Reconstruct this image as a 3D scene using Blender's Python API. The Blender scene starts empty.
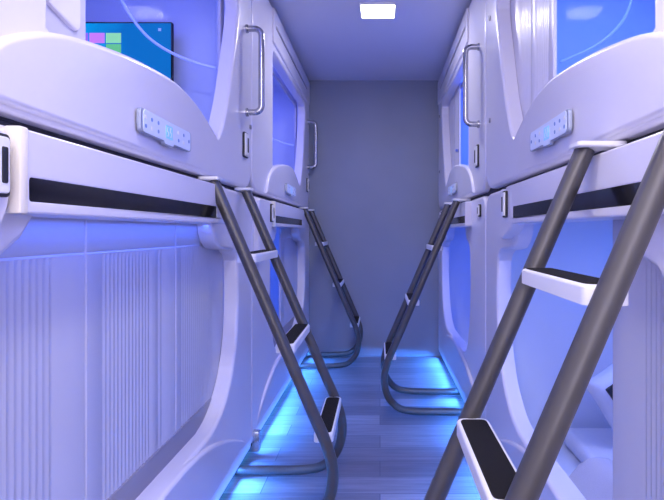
import bpy, bmesh, math, random
from mathutils import Vector, Matrix
random.seed(4)
C = bpy.context.scene.collection
PI = math.pi

# ------------------------------------------------------------------ calibration
F = 541.0                       # focal length in pixels of a 664 px wide frame
VPX, VPY = 380.0, 232.0         # vanishing point of the aisle
EYE = 1.05
YE = 4.56                       # end wall
H = 2.327                       # ceiling
FACE = {-1: .596, 1: .491}      # distance of the pod fronts from the camera axis
PITCH = 2.04
Y0 = [.475, .475 + PITCH]

# ------------------------------------------------------------------ materials
def mat(name, col, rough=.4, metal=0, coat=0, bump=0, bscale=200, var=0, emis=None, es=0, spec=.5):
    m = bpy.data.materials.new(name); m.use_nodes = True
    nt = m.node_tree; b = nt.nodes['Principled BSDF']
    b.inputs['Base Color'].default_value = (*col, 1)
    b.inputs['Roughness'].default_value = rough
    b.inputs['Metallic'].default_value = metal
    b.inputs['Coat Weight'].default_value = coat
    b.inputs['Coat Roughness'].default_value = .12
    b.inputs['Specular IOR Level'].default_value = spec
    if emis:
        b.inputs['Emission Color'].default_value = (*emis, 1); b.inputs['Emission Strength'].default_value = es
    if var or bump:
        tc = nt.nodes.new('ShaderNodeTexCoord')
        n = nt.nodes.new('ShaderNodeTexNoise'); n.inputs['Scale'].default_value = bscale; n.inputs['Detail'].default_value = 4
        nt.links.new(tc.outputs['Object'], n.inputs['Vector'])
        if var:
            r = nt.nodes.new('ShaderNodeValToRGB')
            r.color_ramp.elements[0].color = (*[c*(1-var) for c in col], 1)
            r.color_ramp.elements[1].color = (*[min(1, c*(1+var)) for c in col], 1)
            nt.links.new(n.outputs['Fac'], r.inputs['Fac']); nt.links.new(r.outputs['Color'], b.inputs['Base Color'])
        if bump:
            bp = nt.nodes.new('ShaderNodeBump'); bp.inputs['Strength'].default_value = bump; bp.inputs['Distance'].default_value = .002
            nt.links.new(n.outputs['Fac'], bp.inputs['Height']); nt.links.new(bp.outputs['Normal'], b.inputs['Normal'])
    return m
M = {}
M['shell'] = mat('shell_plastic', (.70, .68, .79), .32, coat=.35, var=.02, bscale=3)
M['shell2'] = mat('shell_plastic_front', (.70, .68, .79), .30, coat=.4, var=.02, bscale=3)
M['cream'] = mat('cream_trim', (.82, .77, .68), .4)
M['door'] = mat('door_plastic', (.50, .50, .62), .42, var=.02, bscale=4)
M['liner'] = mat('liner_plastic', (.62, .66, .78), .45, var=.03, bscale=3)
M['seal'] = mat('dark_seal', (.02, .022, .045), .6)
M['black'] = mat('black_gloss', (.006, .006, .010), .12, spec=.3)
M['blackm'] = mat('black_matte', (.012, .012, .016), .55)
M['tread'] = mat('rubber_tread', (.010, .009, .010), .8, spec=.15, bump=.6, bscale=500, var=.3)
M['rail'] = mat('grey_painted_tube', (.070, .066, .068), .36, metal=.3, coat=.25, var=.05, bscale=30)
M['chrome'] = mat('chrome', (.45, .45, .48), .2, metal=1)
M['step'] = mat('step_plastic', (.78, .78, .82), .35, coat=.2)
M['ceil'] = mat('ceiling_paint', (.60, .60, .68), .7, var=.02, bscale=4)
M['panelgrey'] = mat('panel_grey', (.32, .36, .48), .35, metal=.3)
M['panelface'] = mat('panel_face', (.62, .68, .86), .35, emis=(.35, .5, 1), es=.06)
M['icon'] = mat('panel_icon', (.16, .27, .6), .4)
M['lcd'] = mat('panel_lcd', (.2, .4, .9), .3, emis=(.15, .45, 1), es=.5)
M['sheet'] = mat('cotton_sheet', (.74, .74, .80), .85, bump=.5, bscale=60, var=.04)
M['duvet'] = mat('duvet_cloth', (.46, .46, .56), .9, bump=.8, bscale=260, var=.12)
M['led'] = mat('led_strip', (.1, .5, 1), .4, emis=(.05, .42, 1), es=14)
M['lamp'] = mat('lamp_panel', (1, 1, 1), .4, emis=(1, .98, 1), es=7)
M['glowblue'] = mat('cabin_led', (.1, .2, 1), .4, emis=(.05, .12, 1), es=5)
M['streak'] = mat('light_streak', (.6, .65, 1), .4, emis=(.35, .45, 1), es=.18)
M['track'] = mat('track_grey', (.27, .26, .33), .5)
M['steel'] = mat('steel_box', (.5, .55, .65), .2, metal=.8)

def wall_material():
    m = mat('end_wall_paint', (.17, .19, .235), .55, coat=.0)
    nt = m.node_tree; b = nt.nodes['Principled BSDF']
    tc = nt.nodes.new('ShaderNodeTexCoord'); n = nt.nodes.new('ShaderNodeTexNoise'); n.inputs['Scale'].default_value = 60
    n2 = nt.nodes.new('ShaderNodeTexNoise'); n2.inputs['Scale'].default_value = 2.2; n2.inputs['Detail'].default_value = 6
    r = nt.nodes.new('ShaderNodeValToRGB')
    r.color_ramp.elements[0].color = (.20, .225, .29, 1); r.color_ramp.elements[1].color = (.26, .285, .36, 1)
    bp = nt.nodes.new('ShaderNodeBump'); bp.inputs['Strength'].default_value = .08; bp.inputs['Distance'].default_value = .001
    L = nt.links.new
    L(tc.outputs['Object'], n.inputs['Vector']); L(tc.outputs['Object'], n2.inputs['Vector'])
    L(n2.outputs['Fac'], r.inputs['Fac']); L(r.outputs['Color'], b.inputs['Base Color'])
    L(n.outputs['Fac'], bp.inputs['Height']); L(bp.outputs['Normal'], b.inputs['Normal'])
    return m
M['wall'] = wall_material()

def floor_material():
    m = mat('wood_plank_floor', (.3, .3, .38), .38, coat=.1)
    nt = m.node_tree; b = nt.nodes['Principled BSDF']; L = nt.links.new
    tc = nt.nodes.new('ShaderNodeTexCoord')
    br = nt.nodes.new('ShaderNodeTexBrick')
    br.inputs['Scale'].default_value = 1; br.inputs['Brick Width'].default_value = 1.3; br.inputs['Row Height'].default_value = .155
    br.inputs['Mortar Size'].default_value = .0018; br.inputs['Mortar Smooth'].default_value = .1
    br.inputs['Color1'].default_value = (.125, .105, .135, 1); br.inputs['Color2'].default_value = (.29, .255, .30, 1)
    br.inputs['Mortar'].default_value = (.05, .05, .08, 1); br.offset = .37
    mp = nt.nodes.new('ShaderNodeMapping'); mp.inputs['Scale'].default_value = (1.6, 26, 1)
    n = nt.nodes.new('ShaderNodeTexNoise'); n.inputs['Scale'].default_value = 2.0; n.inputs['Detail'].default_value = 7; n.inputs['Roughness'].default_value = .65
    r = nt.nodes.new('ShaderNodeValToRGB')
    r.color_ramp.elements[0].position = .25; r.color_ramp.elements[0].color = (.50, .50, .54, 1)
    r.color_ramp.elements[1].position = .75; r.color_ramp.elements[1].color = (1.25, 1.22, 1.2, 1)
    mx = nt.nodes.new('ShaderNodeMix'); mx.data_type = 'RGBA'; mx.blend_type = 'MULTIPLY'; mx.inputs['Factor'].default_value = 1
    bp = nt.nodes.new('ShaderNodeBump'); bp.inputs['Strength'].default_value = .15; bp.inputs['Distance'].default_value = .002
    L(tc.outputs['Object'], br.inputs['Vector']); L(tc.outputs['Object'], mp.inputs['Vector']); L(mp.outputs['Vector'], n.inputs['Vector'])
    L(n.outputs['Fac'], r.inputs['Fac']); L(br.outputs['Color'], mx.inputs[6]); L(r.outputs['Color'], mx.inputs[7])
    L(mx.outputs[2], b.inputs['Base Color']); L(n.outputs['Fac'], bp.inputs['Height']); L(bp.outputs['Normal'], b.inputs['Normal'])
    return m
M['floor'] = floor_material()

def glass_material():
    m = bpy.data.materials.new('window_glass'); m.use_nodes = True
    nt = m.node_tree; nt.nodes.clear(); L = nt.links.new
    o = nt.nodes.new('ShaderNodeOutputMaterial'); t = nt.nodes.new('ShaderNodeBsdfTransparent'); g = nt.nodes.new('ShaderNodeBsdfGlossy')
    t.inputs['Color'].default_value = (.93, .95, 1, 1); g.inputs['Roughness'].default_value = .05
    mx = nt.nodes.new('ShaderNodeMixShader'); mx.inputs['Fac'].default_value = .0015
    L(t.outputs[0], mx.inputs[1]); L(g.outputs[0], mx.inputs[2]); L(mx.outputs[0], o.inputs['Surface'])
    return m
M['glass'] = glass_material()

def screen_material():
    m = bpy.data.materials.new('tv_screen'); m.use_nodes = True
    nt = m.node_tree; b = nt.nodes['Principled BSDF']; L = nt.links.new
    b.inputs['Base Color'].default_value = (.005, .01, .02, 1); b.inputs['Roughness'].default_value = .5; b.inputs['Specular IOR Level'].default_value = .15
    tc = nt.nodes.new('ShaderNodeTexCoord'); sp = nt.nodes.new('ShaderNodeSeparateXYZ'); r = nt.nodes.new('ShaderNodeValToRGB')
    n = nt.nodes.new('ShaderNodeTexNoise'); n.inputs['Scale'].default_value = 3
    e = r.color_ramp.elements; e[0].position = .25; e[0].color = (.0, .30, .42, 1); e[1].position = .8; e[1].color = (.0, .12, .42, 1)
    x = e.new(.5); x.color = (.0, .25, .62, 1)
    ad = nt.nodes.new('ShaderNodeMath'); ad.operation = 'MULTIPLY_ADD'; ad.inputs[1].default_value = .3
    L(tc.outputs['Generated'], sp.inputs[0]); L(tc.outputs['Generated'], n.inputs['Vector'])
    L(n.outputs['Fac'], ad.inputs[0]); L(sp.outputs['X'], ad.inputs[2]); L(ad.outputs[0], r.inputs['Fac'])
    L(r.outputs['Color'], b.inputs['Emission Color']); b.inputs['Emission Strength'].default_value = 1.35
    return m
M['screen'] = screen_material()
def tile(name, c, s=.8): return mat(name, c, .5, emis=c, es=s)

# ------------------------------------------------------------------ mesh helpers
def thing(name, label, cat, loc=(0, 0, 0), group=None):
    o = bpy.data.objects.new(name, None); C.objects.link(o); o.location = loc; o.empty_display_size = .1
    o['label'] = label; o['category'] = cat
    if group: o['group'] = group
    return o
def tag(o, label, cat, group=None):
    o['label'] = label; o['category'] = cat
    if group: o['group'] = group
    return o
def wloc(o):
    v = Vector(o.location)
    return v + wloc(o.parent) if o.parent else v
def obj(name, bm, m, parent=None, xf=None, smooth=35, wn=False, label=None, normals=True, loc=None):
    """xf maps the working coordinates to world; the mesh is stored relative to its parent"""
    if xf:
        for v in bm.verts: v.co = xf(v.co)
    if parent:
        off = wloc(parent)
    else:
        off = Vector(loc) if loc else Vector((0, 0, 0))
    for v in bm.verts: v.co -= off
    if normals: bmesh.ops.recalc_face_normals(bm, faces=bm.faces)
    me = bpy.data.meshes.new(name); bm.to_mesh(me); bm.free()
    for p in me.polygons: p.use_smooth = True
    me.set_sharp_from_angle(angle=math.radians(smooth))
    me.materials.append(m)
    o = bpy.data.objects.new(name, me); C.objects.link(o)
    if parent: o.parent = parent
    else: o.location = off
    if wn:
        w = o.modifiers.new('normals', 'WEIGHTED_NORMAL'); w.keep_sharp = True
    if label: o['label'] = label
    return o
def struct(name, bm, m, **k):
    o = obj(name, bm, m, **k); o['kind'] = 'structure'; return o
def side_xf(s, y0):
    f = FACE[s]
    return lambda c: Vector((s*(f + c.x), c.y + y0, c.z))

def catmull(pts, n=6, closed=False):
    out = []; P = [Vector(p) for p in pts]; N = len(P)
    rng = range(N if closed else N-1)
    for i in rng:
        p0 = P[(i-1) % N] if closed or i > 0 else P[0]
        p1 = P[i]; p2 = P[(i+1) % N]; p3 = P[(i+2) % N] if closed or i+2 < N else P[-1]
        for k in range(n):
            t = k/n
            out.append(.5*((2*p1)+(-p0+p2)*t+(2*p0-5*p1+4*p2-p3)*t*t+(-p0+3*p1-3*p2+p3)*t*t*t))
    if not closed: out.append(P[-1])
    return out
def rrect(u0, u1, z0, z1, r, n=6):
    """rounded rectangle outline in (u,z); r may be a 4-tuple bl, br, tr, tl"""
    if not isinstance(r, tuple): r = (r,)*4
    out = []
    for (cx, cz, a0, rr) in ((u0+r[0], z0+r[0], PI, r[0]), (u1-r[1], z0+r[1], 1.5*PI, r[1]), (u1-r[2], z1-r[2], 0, r[2]), (u0+r[3], z1-r[3], .5*PI, r[3])):
        if rr <= 0: out.append(Vector((cx, cz))); continue
        for k in range(n+1):
            a = a0+k*.5*PI/n; out.append(Vector((cx+rr*math.cos(a), cz+rr*math.sin(a))))
    return out
def round_poly(pts, rads, n=4):
    out = []; N = len(pts)
    for i, p in enumerate(pts):
        p = Vector(p); r = rads[i] if isinstance(rads, (list, tuple)) else rads
        a = Vector(pts[i-1])-p; b = Vector(pts[(i+1) % N])-p
        r = min(r, a.length*.45, b.length*.45)
        if r < 1e-4: out.append(p); continue
        s = p+a.normalized()*r; e = p+b.normalized()*r
        for k in range(n+1):
            t = k/n; out.append(s*(1-t)**2+p*2*t*(1-t)+e*t*t)
    return out
def plate(outline, holes=(), e0=0., e1=.06, bevel=.008, seg=3, bm=None):
    """flat moulded panel: outline (u,z), front at e0, back at e1, rounded front edges"""
    b = bmesh.new(); edges = []
    for lp in (outline, *holes):
        vs = [b.verts.new((e0, p[0], p[1])) for p in lp]
        for i in range(len(vs)): edges.append(b.edges.new((vs[i-1], vs[i])))
    if holes:
        from mathutils.geometry import tessellate_polygon
        b.verts.ensure_lookup_table()
        loops = [[Vector((p[0], p[1], 0)) for p in lp] for lp in (outline, *holes)]
        for tri in tessellate_polygon(loops):
            try: b.faces.new([b.verts[i] for i in tri])
            except ValueError: pass
    else:
        b.faces.new(list(b.verts))
    front = list(b.faces)
    r = bmesh.ops.extrude_face_region(b, geom=front)
    nv = [g for g in r['geom'] if isinstance(g, bmesh.types.BMVert)]
    for v in nv: v.co.x = e1
    b.faces.ensure_lookup_table()
    bmesh.ops.recalc_face_normals(b, faces=b.faces)
    if bevel:
        ed = [e for e in b.edges if all(abs(v.co.x-e0) < 1e-6 for v in e.verts) and len(e.link_faces) == 2 and e.calc_face_angle(0) > 1]
        bmesh.ops.bevel(b, geom=ed, offset=bevel, segments=seg, profile=.5, affect='EDGES', clamp_overlap=False)
    if bm is not None:
        me = bpy.data.meshes.new('t'); b.to_mesh(me); b.free(); bm.from_mesh(me); bpy.data.meshes.remove(me); return bm
    return b
def bx(bm, x0, x1, y0, y1, z0, z1, bevel=0, seg=2):
    b = bmesh.new(); bmesh.ops.create_cube(b, size=1)
    for v in b.verts: v.co = Vector(((x0+x1)/2+v.co.x*(x1-x0), (y0+y1)/2+v.co.y*(y1-y0), (z0+z1)/2+v.co.z*(z1-z0)))
    if bevel: bmesh.ops.bevel(b, geom=b.edges[:], offset=bevel, segments=seg, profile=.5, affect='EDGES')
    me = bpy.data.meshes.new('t'); b.to_mesh(me); b.free(); bm.from_mesh(me); bpy.data.meshes.remove(me); return bm
def box(*a, **k): return bx(bmesh.new(), *a, **k)
def tube(bm, pts, r, n=16, cap=True):
    pts = [Vector(p) for p in pts]; rings = []
    up = Vector((0, 1, 0))
    for i, p in enumerate(pts):
        t = (pts[min(i+1, len(pts)-1)]-pts[max(i-1, 0)]).normalized()
        if i == 0:
            a = up.cross(t)
            if a.length < .1: a = Vector((1, 0, 0)).cross(t)
            a.normalize()
        else:
            a = (a - t*a.dot(t)).normalized()
        b = t.cross(a)
        rings.append([bm.verts.new(p+(a*math.cos(2*PI*k/n)+b*math.sin(2*PI*k/n))*r) for k in range(n)])
    for i in range(len(rings)-1):
        for k in range(n): bm.faces.new((rings[i][k], rings[i][(k+1) % n], rings[i+1][(k+1) % n], rings[i+1][k]))
    if cap: bm.faces.new(rings[0][::-1]); bm.faces.new(rings[-1])
    return bm
def disc(bm, c, r, ax_e, th, n=20):
    """short round stud whose axis is x"""
    return tube(bm, [(c[0], c[1], c[2]), (c[0]+ax_e*th, c[1], c[2])], r, n)

# ------------------------------------------------------------------ room
struct('floor', box(-1.7, 1.6, -1.3, YE+.1, -.08, 0), M['floor'])
struct('ceiling', box(-1.7, 1.6, -1.3, YE+.1, H, H+.08), M['ceil'])
struct('wall_end', box(-1.7, 1.6, YE, YE+.1, 0, H), M['wall'])
struct('baseboard_end', box(-.64, .54, YE-.008, YE-.0005, .001, .022, bevel=.002), M['wall'])
struct('wall_back', box(-1.7, 1.6, -1.3, -1.2, 0, H), M['shell'])
struct('wall_left', box(-1.7, -1.62, -1.2, YE, 0, H), M['liner'])
struct('wall_right', box(1.52, 1.6, -1.2, YE, 0, H), M['liner'])
struct('trim_1', box(-1.62, -.62, -1.2, .46, 0, H), M['shell'])
struct('trim_2', box(.52, 1.52, -1.2, .46, 0, H), M['shell'])

# ------------------------------------------------------------------ pods
def smooth(t): t = max(0, min(1, t)); return t*t*(3-2*t)
def liner_bm(u0, u1, z0, z1, e0, e1, r=.06, t=.012):
    """open-fronted moulded cabin: rounded tub whose mouth faces the aisle"""
    b = bmesh.new()
    prof = rrect(u0, u1, z0, z1, r, 5); n = len(prof)
    def shrink(k):
        cu, cz = (u0+u1)/2, (z0+z1)/2
        return [Vector((cu+(p[0]-cu)*(1-k/(u1-u0)*2), cz+(p[1]-cz)*(1-k/(z1-z0)*2))) for p in prof]
    rings = []
    for e, k in ((e0, 0), (e1-.06, 0), (e1-.02, .012), (e1, .05)):
        rings.append([b.verts.new((e, p[0], p[1])) for p in shrink(k)])
    for i in range(3):
        for k in range(n): b.faces.new((rings[i][k], rings[i][(k+1) % n], rings[i+1][(k+1) % n], rings[i+1][k]))
    b.faces.new(rings[-1])
    return b
def ribbed(bm, u0, u1, z0, z1, e, groups, th=.012, head=.0, amp=.0022, pitch=.02):
    """door leaf with groups of vertical flutes (pressed into the leaf)"""
    flat = [u0+.004]; prof = [(u0, e+.006), (u0+.005, e)]
    for (a, b) in groups:
        n = max(2, int(round((b-a)/pitch)))
        for k in range(n):
            c = a+(k+.5)*(b-a)/n; w = (b-a)/n
            prof += [(c-w*.42, e), (c-w*.22, e+amp), (c+w*.22, e+amp), (c+w*.42, e)]
    prof += [(u1-.005, e), (u1, e+.006)]
    # rows: plain band at top, fluted field below
    zt = z1-head
    rows = [(z0, 1), (zt-.012, 1), (zt, 0), (zt+.004, -1), (zt+.01, 0), (z1, 0)] if head > .03 else [(z0, 1), (z1, 1)]
    grid = []
    for z, mode in rows:
        row = []
        for (u, ee) in prof:
            edge = ee-e > .005 and (u in (u0, u1))
            v = ee if mode == 1 or edge else (e if mode == 0 else e+.003)
            row.append(bm.verts.new((v, u, z)))
        grid.append(row)
    for i in range(len(grid)-1):
        for k in range(len(prof)-1):
            bm.faces.new((grid[i][k], grid[i][k+1], grid[i+1][k+1], grid[i+1][k]))
    bk = [bm.verts.new((e+th, u0, z0)), bm.verts.new((e+th, u1, z0)), bm.verts.new((e+th, u1, z1)), bm.verts.new((e+th, u0, z1))]
    bm.faces.new(bk)
    bm.faces.new([grid[0][0], bk[0], bk[3]] + [g[0] for g in grid[::-1][:-1]])
    bm.faces.new([grid[0][-1], bk[1], bk[2]] + [g[-1] for g in grid[::-1][:-1]])
    bm.faces.new(grid[0][::-1]+[bk[0], bk[1]]); bm.faces.new(grid[-1][::-1]+[bk[3], bk[2]])
    return bm

UP_OPEN = ([(.50, 1.42)] + [(p.x, p.y) for p in catmull([(.50, 1.40), (.65, 1.435), (.85, 1.462), (1.08, 1.475), (1.28, 1.458), (1.42, 1.428), (1.505, 1.398)], 4)][1:]
           + [(p.x, p.y) for p in catmull([(1.525, 1.398), (1.585, 1.46), (1.665, 1.60), (1.73, 1.76), (1.785, 1.90), (1.81, 2.0)], 4)] + [(1.80, 2.045), (1.76, 2.07), (.55, 2.07), (.515, 2.055), (.50, 2.02)])
ARCH = [(p.x, p.y) for p in catmull([(.285, 1.252), (.32, 1.31), (.385, 1.362), (.50, 1.410), (.65, 1.442), (.85, 1.469), (1.08, 1.482), (1.28, 1.465), (1.42, 1.434), (1.515, 1.402)], 4)]
ARCH = ARCH + [(1.62, 1.34), (1.70, 1.252)]
LOW_OPEN = [(p.x, p.y) for p in catmull([(1.44, .335), (1.56, .365), (1.69, .455), (1.775, .60), (1.80, .76), (1.79, .93)], 4)] + \
           [(1.765, .958), (1.72, .975), (1.62, .982), (1.55, .990), (1.50, 1.015), (1.475, 1.045), (1.465, 1.078)] + \
           [(.62, 1.078), (.60, 1.04), (.56, 1.005), (.49, .985), (.455, .955)] + \
           [(p.x, p.y) for p in catmull([(.44, .92), (.43, .76), (.45, .60), (.52, .44), (.62, .36), (.74, .335)], 4)]
SKIRT = [(p.x, p.y) for p in catmull([(.05, .055), (.08, .12), (.20, .20), (.36, .265), (.6, .315), (1.0, .338), (1.22, .332), (1.41, .305), (1.60, .252), (1.80, .178), (1.94, .115), (1.99, .055)], 4)]

SIDE = {-1: 'left', 1: 'right'}
FARN = ['nearer', 'farther']

def switch(parent, xf, e, u, z, w=.034, h=.062, slot_side=1):
    b = obj('call_switch', plate(rrect(u-w/2, u+w/2, z-h/2, z+h/2, .006, 3), (), e-.014, e, .003, 2), M['step'], parent, xf, wn=True)
    obj('surround', plate(rrect(u-w/2-.007, u+w/2+.007, z-h/2-.005, z+h/2+.005, .008, 3), (), e-.008, e+.001, 0), M['blackm'], b, xf)
    obj('rocker', plate(rrect(u-w*.05, u+w*.32, z-h*.32, z+h*.32, .003, 3), (), e-.0155, e-.012, .001, 1), M['blackm'], b, xf)
    return b
def control_panel(parent, xf, e, u, z, L=.35, h=.060):
    out = [(u-L/2, z-h/2+.008), (u-L*.15, z-h/2), (u-.036, z-h/2), (u-.03, z-h/2-.006), (u+.03, z-h/2-.006), (u+.036, z-h/2), (u+L/2, z-h/2), (u+L/2, z+h/2), (u-L/2, z+h/2)]
    o2 = [(u-L/2, z-h/2), (u-.036, z-h/2), (u-.030, z-h/2-.008), (u+.030, z-h/2-.008), (u+.036, z-h/2), (u+L/2, z-h/2), (u+L/2, z+h/2), (u-L/2, z+h/2)]
    out = round_poly(o2, [.014, .003, .003, .003, .003, .014, .014, .014], 4)
    c = obj('control_panel', plate(out, (), e-.010, e, .003, 2), M['panelgrey'], parent, xf, wn=True)
    cen = Vector((u, z)); inn = [cen+(p-cen)*.93 for p in out]
    obj('membrane', plate(inn, (), e-.0115, e-.009, .0005, 1), M['panelface'], c, xf)
    obj('display', plate(rrect(u-.026, u+.020, z-.020, z+.016, .003, 2), (), e-.0125, e-.011, 0), M['lcd'], c, xf)
    for k, (du, dz) in enumerate([(-.15, .010), (-.15, -.012), (-.115, .010), (-.115, -.012), (-.075, .010), (-.075, -.012), (.065, .010), (.065, -.012), (.105, .010), (.105, -.012), (.148, -.001)]):
        b = bmesh.new(); tube(b, [(e-.0125, u+du, z+dz), (e-.0108, u+du, z+dz)], .0052, 14)
        obj('button', b, M['icon'] if k % 3 else M['step'], c, xf)
    # display figures: segments of two digits
    b = bmesh.new()
    for cu in (-.014, .006):
        for (a, b_, w, h_) in ((0, .011, .008, .0018), (0, 0, .008, .0018), (0, -.012, .008, .0018), (-.004, .0055, .0016, .010), (.004, -.006, .0016, .010)):
            bx(b, e-.0133, e-.0122, u+cu+a-w/2, u+cu+a+w/2, z-.001+b_-h_/2, z-.001+b_+h_/2)
    obj('display_figures', b, M['step'], c, xf)
    return c
def handle(parent, xf, u, z0, z1, e=0, reach=.068):
    pts = [(e+.004, u, z1), (e-reach*.6, u, z1)] + [(e-reach+.024*(1-math.sin(a)), u, z1-.024*(1-math.cos(a))) for a in [k*PI/12 for k in range(1, 7)]]
    pts = [(e+.004, u, z1), (e-reach+.03, u, z1)]
    for k in range(1, 7):
        a = k*PI/12; pts.append((e-reach+.03-.03*math.sin(a), u, z1-.03+.03*math.cos(a)))
    q = [(x, y, z0+z1-z) for (x, y, z) in pts][::-1]
    h = obj('grab_handle', tube(bmesh.new(), pts+q, .014, 16), M['chrome'], parent, xf, smooth=60)
    for zz in (z0, z1):
        obj('rosette', tube(bmesh.new(), [(e, u, zz), (e-.008, u, zz)], .019, 18), M['chrome'], h, xf)
    return h

def upper_pod(s, k, label):
    y0 = Y0[k]; xf = side_xf(s, y0)
    t = thing('sleeping_pod', label, 'sleeping pod', (s*FACE[s], y0+PITCH/2, 1.242), 'upper row of sleeping pods')
    obj('shell', plate(rrect(.003, PITCH-.003, 1.242, 2.300, (.115, .115, .05, .05)), [UP_OPEN], 0, .058, .013, 3), M['shell'], t, xf, wn=True)
    b = plate(ARCH, (), -.013, .02, .012, 4)
    for v in b.verts:
        v.co.x += .015*smooth((v.co.y-1.0)/.5)*(1 if v.co.x < .01 else 0)
    obj('front_panel', b, M['shell2'], t, xf, wn=True)
    obj('cabin_liner', liner_bm(.05, PITCH-.05, 1.29, 2.26, .056, .98), M['liner'], t, xf)
    b = plate([(-.002, 1.237), (PITCH+.002, 1.237), (PITCH+.002, 2.318), (-.002, 2.318)], [rrect(.12, PITCH-.12, 1.36, 2.14, .05)], .034, .056, 0)
    obj('seam_seal', b, M['seal'], t, xf)
    # top cornice with its slot
    b = plate(rrect(.47, PITCH-.05, 2.10, 2.296, .02, 3), [rrect(.53, PITCH-.16, 2.196, 2.212, .006, 3)], -.012, .01, .007, 2)
    obj('cornice', b, M['shell2'], t, xf, wn=True)
    obj('air_slot', box(-.004, .004, .52, PITCH-.15, 2.19, 2.218), M['seal'], t, xf)
    # glazing and sliding door
    fr = plate(rrect(.46, 1.85, 1.375, 2.095, .03), [rrect(.50, 1.80, 1.395, 2.05, .03)], .074, .088, .003, 1)
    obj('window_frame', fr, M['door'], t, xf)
    obj('window_pane', box(.080, .084, .48, 1.82, 1.38, 2.07), M['glass'], t, xf)
    if s < 0:
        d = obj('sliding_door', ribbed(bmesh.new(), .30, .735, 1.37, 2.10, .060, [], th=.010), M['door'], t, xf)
        hexo = [(.46, 1.78), (.53, 1.60), (.70, 1.50), (.70, 1.46), (.42, 1.46), (.42, 1.78)]
        obj('door_moulding', plate(round_poly([(.335, 1.56), (.47, 1.56), (.58, 1.50), (.70, 1.475), (.70, 2.05), (.335, 2.05)], .03), (), .052, .062, .006, 2), M['shell'], d, xf, wn=True)
    else:
        d = obj('sliding_door', ribbed(bmesh.new(), 1.24, 1.84, 1.37, 2.10, .060, [(1.29, 1.44), (1.50, 1.64)], th=.010), M['shell'], t, xf)
        if k: obj('door_knob', tube(bmesh.new(), [(.062, 1.28, 1.62), (.04, 1.28, 1.62)], .012, 16), M['chrome'], d, xf)
    # fittings
    control_panel(t, xf, -.011, 1.0 if s < 0 else 1.05, 1.322 if s < 0 else 1.33)
    if s < 0:
        handle(t, xf, 1.935, 1.583, 1.955)
        switch(t, xf, 0, 1.905, 1.432, .056, .10)
        obj('screw_cap', tube(bmesh.new(), [(0, 2.0, 1.53), (-.006, 2.0, 1.53)], .011, 18), M['chrome'], t, xf)
    else:
        handle(t, xf, .16, 1.583, 1.965)
        switch(t, xf, 0, .20, 1.43, .056, .10)
        for zz in (1.545, 2.0):
            obj('screw_cap', tube(bmesh.new(), [(0, 1.93, zz), (-.006, 1.93, zz)], .011, 18), M['chrome'], t, xf)
    # added glowing tube imitating the curved light streak in the window glass
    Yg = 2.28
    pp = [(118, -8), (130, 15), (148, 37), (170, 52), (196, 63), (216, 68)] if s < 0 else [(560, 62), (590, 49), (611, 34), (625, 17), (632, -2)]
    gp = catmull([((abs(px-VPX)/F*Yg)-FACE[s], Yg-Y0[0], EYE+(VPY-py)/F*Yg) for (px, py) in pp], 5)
    obj('light_streak', tube(bmesh.new(), gp, .006, 8), M['streak'], t, xf, smooth=60)
    # blue light guide round the cabin ceiling
    obj('cabin_light', box(.14, .155, .30, PITCH-.2, 2.235, 2.25), M['glowblue'], t, xf)
    return t

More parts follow.
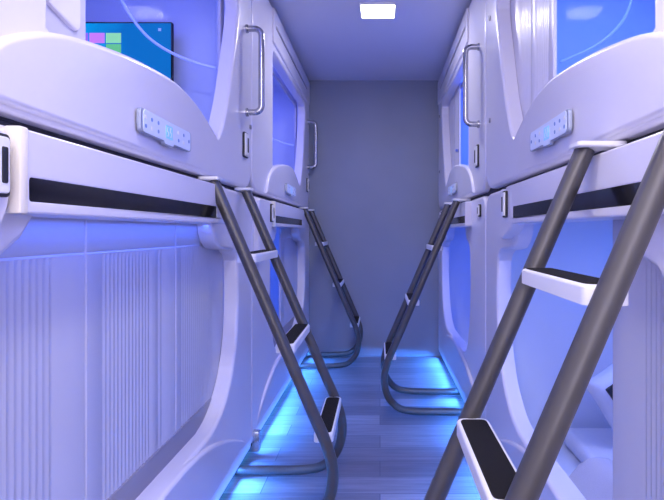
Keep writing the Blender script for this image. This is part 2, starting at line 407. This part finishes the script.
def lower_pod(s, k, label):
    y0 = Y0[k]; xf = side_xf(s, y0)
    opening = [(u-.20*(1-smooth((u-.5)/.4)), z) for (u, z) in LOW_OPEN] if (s, k) == (-1, 0) else LOW_OPEN
    t = thing('sleeping_pod', label, 'sleeping pod', (s*FACE[s], y0+PITCH/2, 0), 'lower row of sleeping pods')
    b = plate(rrect(.003, PITCH-.003, .05, 1.222, (.03, .03, .09, .09)), [opening], 0, .060, .013, 3)
    obj('shell', b, M['shell'], t, xf, wn=True)
    b = plate(SKIRT, (), -.014, .03, .012, 4)
    for v in b.verts:
        if v.co.x < .02: v.co.x += .10*max(0, .25-v.co.z)
    obj('skirt_panel', b, M['shell2'], t, xf, wn=True)
    obj('seam_seal', plate([(-.002, .06), (PITCH+.002, .06), (PITCH+.002, 1.236), (-.002, 1.236)], [rrect(.12, PITCH-.12, .25, 1.10, .05)], .034, .058, 0), M['seal'], t, xf)
    obj('cabin_liner', liner_bm(.05, PITCH-.05, .11, 1.19, .060, .98), M['liner'], t, xf)
    obj('plinth', box(.10, .90, .02, PITCH-.02, 0.001, .10), M['seal'], t, xf)
    obj('toe_rail', box(.002, .016, .01, PITCH-.01, .050, .066, bevel=.003), M['seal'], t, xf)
    obj('led_strip', box(.066, .082, .05, PITCH-.05, .066, .074), M['led'], t, xf)
    # head rail over the opening with its black glass strip
    z0, z1 = 1.079, 1.214
    b = plate(rrect(.385, 1.50, z0, z1, (.01, .02, .03, .006), 4), [rrect(.393, 1.385, 1.100, 1.137, .004, 2)], -.035, .01, .004, 2)
    hr = obj('head_rail', b, M['shell2'], t, xf, wn=True)
    obj('glass_strip', box(-.0335, -.022, .392, 1.386, 1.099, 1.138), M['black'], hr, xf)
    if s < 0:
        obj('end_trim', box(-.037, -.010, .366, .386, z0, z1+.002, bevel=.003), M['cream'], hr, xf)
        colu = [(.05, 1.212), (.05, .90), (.16, .90), (.26, .965), (.335, 1.04), (.366, 1.09), (.366, 1.212)]
        su = .325; sm = .20
    else:
        colu = [(1.50, 1.212), (1.50, 1.05), (1.56, 1.01), (1.68, 1.0), (1.68, 1.19), (1.66, 1.212)]
        su = 1.475; sm = .13
        colu = [(1.39, 1.2), (1.39, 1.085), (1.42, 1.06), (1.55, 1.02), (1.60, 1.03), (1.60, 1.19), (1.58, 1.212)]
    obj('corner_boss', plate(round_poly(colu, .03), (), -.024 if s < 0 else -.036, .01, .010, 3), M['shell'], t, xf, wn=True)
    switch(t, xf, -.024 if s < 0 else -.036, su, 1.150, .036, .085)
    switch(t, xf, 0, sm, 1.155, .03, .05)
    # threshold track
    if s < 0: obj('door_track', box(.058, .085, .30, PITCH-.2, .30, .405, bevel=.004), M['track'], t, xf)
    if s < 0 and k == 0:
        leaves = [(.20, .735, [(.25, .62)]), (.735, 1.268, [(.80, 1.08), (1.12, 1.17)]), (1.268, 1.80, [(1.31, 1.66)])]
    elif s < 0:
        leaves = [(1.07, 1.80, [(1.2, 1.6)])]
    elif k == 0:
        leaves = [(.10, .815, [(.30, .665)])]
    else:
        leaves = [(.20, .56, [(.25, .5)])]
    for (a, c, g) in leaves:
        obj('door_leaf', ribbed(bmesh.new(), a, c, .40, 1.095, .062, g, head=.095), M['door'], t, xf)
    if s < 0 and k: obj('junction_block', box(-.03, .03, .015, .055, .02, .115, bevel=.006), M['steel'], t, xf)
    return t

desc = {(-1, 0): 'on the left nearest the camera', (-1, 1): 'on the left against the grey end wall',
        (1, 0): 'on the right nearest the camera', (1, 1): 'on the right against the grey end wall'}
upper_lab = {(-1, 0): 'upper white capsule pod on the left, its open window showing a lit television',
             (-1, 1): 'upper white capsule pod on the left that touches the grey end wall',
             (1, 0): 'upper white capsule pod on the right, nearest, with fluted door half over blue window',
             (1, 1): 'upper white capsule pod on the right by the grey wall, chrome handle at near edge'}
lower_lab = {(-1, 0): 'lower white capsule pod on the left with its fluted doors fully closed',
             (-1, 1): 'lower white capsule pod on the left by the end wall, blue gap beside its door',
             (1, 0): 'lower white capsule pod on the right, open to show bedding and a pillow',
             (1, 1): 'lower white capsule pod on the right touching the grey end wall, blue lit opening'}
for s in (-1, 1):
    for k in (0, 1):
        upper_pod(s, k, upper_lab[s, k]); lower_pod(s, k, lower_lab[s, k])

# ------------------------------------------------------------------ ladders
def ladder(s, ya, yb, d0, label):
    f = FACE[s]
    t = thing('pod_ladder', label, 'ladder', (s*(f-.35), (ya+yb)/2, 0), 'grey tubular ladders to the upper pods')
    sl = .43
    def rail_pts(y):
        top = [(-d0, y, 1.226), (-(d0+sl*.42), y, 1.226-.42), (-(d0+sl*.80), y, 1.226-.80)]
        bend = catmull([(-(d0+sl*.80), y, .426), (-(d0+sl*.90), y, .326), (-(d0+.412), y, .225), (-(d0+.395), y, .125), (-(d0+.335), y, .055), (-(d0+.25), y, .034), (-(d0+.10), y, .030), (.02, y, .030)], 5)
        return top[:-1]+bend
    xf = lambda c: Vector((s*(f+c.x), c.y, c.z))
    r = .0205
    for y in (ya, yb):
        rl = obj('rail', tube(bmesh.new(), rail_pts(y), r, 20), M['rail'], t, xf, smooth=60)
        e0 = -d0-.028
        obj('top_flange', plate(round_poly([(y-.038, e0), (y+.026, e0), (y+.026, .02), (y-.038, .02)], .01), (), 1.2265, 1.2375, .003, 1), M['step'], rl,
            lambda c: Vector((s*(f+c.z), c.y, c.x)))
    for z in (.974, .660, .350):
        u = -(d0+sl*(1.226-z))
        w = .034; hh = .030
        # housing: rounded bar between the rails, its ends wrapping the tubes
        out = round_poly([(u-w, ya+.012), (u+w, ya+.012), (u+w, yb-.012), (u-w, yb-.012)], .022, 5)
        def sx(c): return Vector((s*(f+c.y), c.z, c.x))     # plate coords: x=height, y=e, z=along
        st = obj('step', plate(out, (), z, z-hh, .006, 3), M['step'], t, sx, wn=True)
        inn = round_poly([(u-w+.007, ya+.028), (u+w-.007, ya+.028), (u+w-.007, yb-.028), (u-w+.007, yb-.028)], .014, 4)
        obj('tread', plate(inn, (), z+.002, z-.004, .001, 1), M['tread'], st, sx)
    return t
ladder(-1, 1.86, 2.315, .022, 'large grey tubular ladder with three white steps leaning on the left pods, nearest')
ladder(-1, 4.12, 4.505, .022, 'small distant grey tubular ladder on the left beside the end wall')
ladder(1, .76, 1.15, .055, 'large grey tubular ladder at the right, its wide white step with black tread in front')
ladder(1, 3.07, 3.46, .055, 'distant grey tubular ladder on the right, loops resting on blue lit floor')

# ------------------------------------------------------------------ television in the upper left pod
tx1, tx0 = -.914, -1.50; ty = Y0[0]+PITCH-.125; tz0, tz1 = 1.655, 1.975
tv = thing('television', 'flat television showing coloured app tiles on blue, inside upper left pod', 'television', ((tx0+tx1)/2, ty, tz0))
def tvx(c): return Vector((c.y, ty+c.x, c.z))
obj('bezel', plate(rrect(tx0, tx1, tz0, tz1, .006, 3), (), -.008, .008, .002, 2), M['black'], tv, tvx)
obj('wall_bracket', box(-1.3, -1.15, ty+.008, Y0[0]+PITCH-.052, 1.76, 1.86), M['blackm'], tv)
obj('screen', box(-.010, -.0075, tx0+.007, tx1-.007, tz0+.009, tz1-.007), M['screen'], tv, tvx)
tm = [tile('tile_pink', (.55, .18, .55), .9), tile('tile_green', (.25, .62, .20), .9), tile('tile_teal', (0, .25, .35), .9), tile('tile_sea', (.0, .38, .33), .9), tile('tile_violet', (.28, .12, .6), .9), tile('tile_orange', (.8, .35, .1), .9), tile('tile_leaf', (.12, .48, .12), .9)]
for i in range(4):
    for j in range(3):
        a = -1.172-.0725*i; c = 1.925-.049*j
        m = [[1, 0, 4, 5], [6, 2, 1, 0], [3, 3, 2, 4]][j][i]
        obj('app_tile', box(-.012, -.0095, a-.033, a+.033, c-.044, c), tm[m], tv, tvx)
for (a, c, w, h) in ((tx1-.055, tz1-.035, .012, .012), (tx1-.115, tz0+.06, .016, .05)):
    obj('status_mark', box(-.012, -.0095, a-w/2, a+w/2, c-h/2, c+h/2), M['step'], tv, tvx)

# ------------------------------------------------------------------ bedding in the open lower pod on the right
b = bmesh.new(); bx(b, .80, 1.42, Y0[0]+.12, Y0[0]+PITCH-.12, .115, .19, bevel=.03, seg=4)
tag(obj('mattress', b, M['sheet'], loc=(1.1, 1.5, .115)), 'white mattress lying on the floor of the open lower right pod', 'mattress')
def cushion(cx, cy, cz, w, d, h, rot, m, name, label, cat):
    b = bmesh.new(); n = 18; g = {}
    for sgn in (1, -1):
        for i in range(n+1):
            for j in range(n+1):
                u = -1+2*i/n; v = -1+2*j/n
                if sgn < 0 and (i in (0, n) or j in (0, n)): g[sgn, i, j] = g[1, i, j]; continue
                puff = ((1-u**6)*(1-v**6))**.42
                pinch = 1-.07*(u*u)*(1-v*v)-.0*v
                x = u*w/2*(1-.08*(1-abs(u))*0-.06*(v*v)*0)*pinch; y = v*d/2*(1-.07*v*v*(1-u*u))
                zz = sgn*h/2*puff*(1+.10*math.sin(5*u+3*v)*sgn)
                g[sgn, i, j] = b.verts.new((x, y, zz))
    for sgn in (1, -1):
        for i in range(n):
            for j in range(n): b.faces.new((g[sgn, i, j], g[sgn, i+1, j], g[sgn, i+1, j+1], g[sgn, i, j+1]))
    o = obj(name, b, m, loc=(0, 0, 0), smooth=80); o.location = (cx, cy, cz); o.rotation_euler = rot
    if label: tag(o, label, cat)
    return o
p = cushion(1.012, 2.17, .378, .34, .28, .13, (math.radians(72), math.radians(58), math.radians(-6)), M['sheet'], 'pillow', 'white pillow with a black patch propped at the far end of the mattress', 'pillow')
pb = bmesh.new(); bx(pb, -.025, .025, -.022, .022, .044, .062, bevel=.003)
po = bpy.data.meshes.new('patch'); pb.to_mesh(po); pb.free(); po.materials.append(M['blackm'])
pp = bpy.data.objects.new('patch', po); C.objects.link(pp); pp.parent = p; pp.location = (-.098, -.080, .014)
# duvet: rumpled sheet grid with thickness
b = bmesh.new(); NX, NY = 40, 70; g = {}
for i in range(NX+1):
    for j in range(NY+1):
        u = i/NX; v = j/NY
        x = .592+u*.80; y = .62+v*1.30-.35*smooth((u-.12)*2.5)
        prof = .17+.105*smooth(u*5)-.06*smooth((u-.30)*3)
        z = .0+prof+.012*math.sin(9*v+5*u)+.010*math.sin(23*u+4*math.sin(6*v))+.006*math.sin(31*v+9*u)
        z -= .09*smooth((v-.93)/.07)
        g[i, j] = b.verts.new((x, y, z))
for i in range(NX):
    for j in range(NY): b.faces.new((g[i, j], g[i+1, j], g[i+1, j+1], g[i, j+1]))
d = obj('duvet', b, M['duvet'], loc=(1.0, 1.2, .2), smooth=80)
sm = d.modifiers.new('thick', 'SOLIDIFY'); sm.thickness = .02; sm.offset = -1
tag(d, 'rumpled pale quilt spread over the mattress in the lower right pod', 'quilt')

# ------------------------------------------------------------------ ceiling lights
def ceiling_light(x, y, label, w=.095):
    t = thing('ceiling_light', label, 'ceiling light', (x, y, H), None)
    tr = plate(rrect(x-w-.008, x+w+.008, y-w-.008, y+w+.008, .012, 3), [rrect(x-w, x+w, y-w, y+w, .01, 3)], H-.012, H-.0005, .003, 1)
    obj('trim', tr, M['step'], t, lambda c: Vector((c.y, c.z, c.x)))
    obj('diffuser', box(x-w, x+w, y-w, y+w, H-.010, H-.002), M['lamp'], t)
    return t
ceiling_light(-.012, 3.11, 'square white glowing panel light on the ceiling above the aisle')
ceiling_light(-.04, .7, 'square panel light on the ceiling nearest the entrance, over the near pods')

# ------------------------------------------------------------------ lights
def area(name, loc, size, power, col, rot=(0, 0, 0), sizey=None, spread=None):
    l = bpy.data.lights.new(name, 'AREA'); l.energy = power; l.color = col; l.size = size
    if sizey: l.shape = 'RECTANGLE'; l.size_y = sizey
    if spread: l.spread = spread
    o = bpy.data.objects.new(name, l); C.objects.link(o); o.location = loc; o.rotation_euler = rot
    return o
area('ceiling_lamp', (-.012, 3.11, H-.02), .19, 9, (1, .95, 1))
area('ceiling_lamp', (-.04, .7, H-.02), .19, 12, (1, .93, .93))
area('ceiling_lamp', (-.04, -.6, H-.05), .8, 20, (1, .93, .96))
LEDC = (.04, .25, 1)
for s in (-1, 1):
    for k in (0, 1):
        x = s*(FACE[s]+.045); yc = Y0[k]+PITCH/2
        # strip under the lip, shining down and out over the floor
        o = area('floor_led', (s*(FACE[s]+.03), yc, .056), .016, 270, LEDC, sizey=PITCH-.1, spread=math.radians(82))
        o.rotation_euler = (0, s*math.radians(73), 0)
        xi = s*(FACE[s]+.5)
        area('cabin_lamp', (xi, yc, 2.22), .5, 20 if s > 0 else 9, (.07, .17, 1) if s > 0 else (.22, .24, 1), sizey=1.3)
        area('cabin_lamp', (xi, yc, 1.16), .5, 9, (.08, .22, 1) if (s > 0 and k == 0) else (.07, .17, 1), sizey=1.3)
# blue wash under the head rail onto the closed doors
area('door_wash', (-.625, 1.5, 1.074), .02, 1.2, (.06, .16, 1), sizey=1.5)
o = area('rear_fill', (-.05, -1.15, 1.35), 1.0, 15, (.92, .86, 1), sizey=1.8); o.rotation_euler = (PI/2, 0, 0)  # added fill behind the camera, no doorway there
area('pillow_fill', (1.15, 1.75, 1.0), .12, 1.5, (.9, .85, 1))  # added fill to whiten pillow and bedding, no lamp modelled here
w = bpy.data.worlds.new('world'); bpy.context.scene.world = w; w.use_nodes = True
w.node_tree.nodes['Background'].inputs['Color'].default_value = (.35, .38, .8, 1)
w.node_tree.nodes['Background'].inputs['Strength'].default_value = .3

# ------------------------------------------------------------------ camera
cam = bpy.data.cameras.new('camera'); co = bpy.data.objects.new('camera', cam); C.objects.link(co)
co.location = (0, 0, EYE); co.rotation_euler = (PI/2, 0, 0)
cam.sensor_width = 36; cam.lens = F/664*36; cam.clip_start = .02
cam.shift_x = -(VPX-332)/664; cam.shift_y = (VPY-250)/664
bpy.context.scene.camera = co
vs = bpy.context.scene.view_settings
vs.view_transform = 'Standard'; vs.look = 'None'; vs.exposure = .0
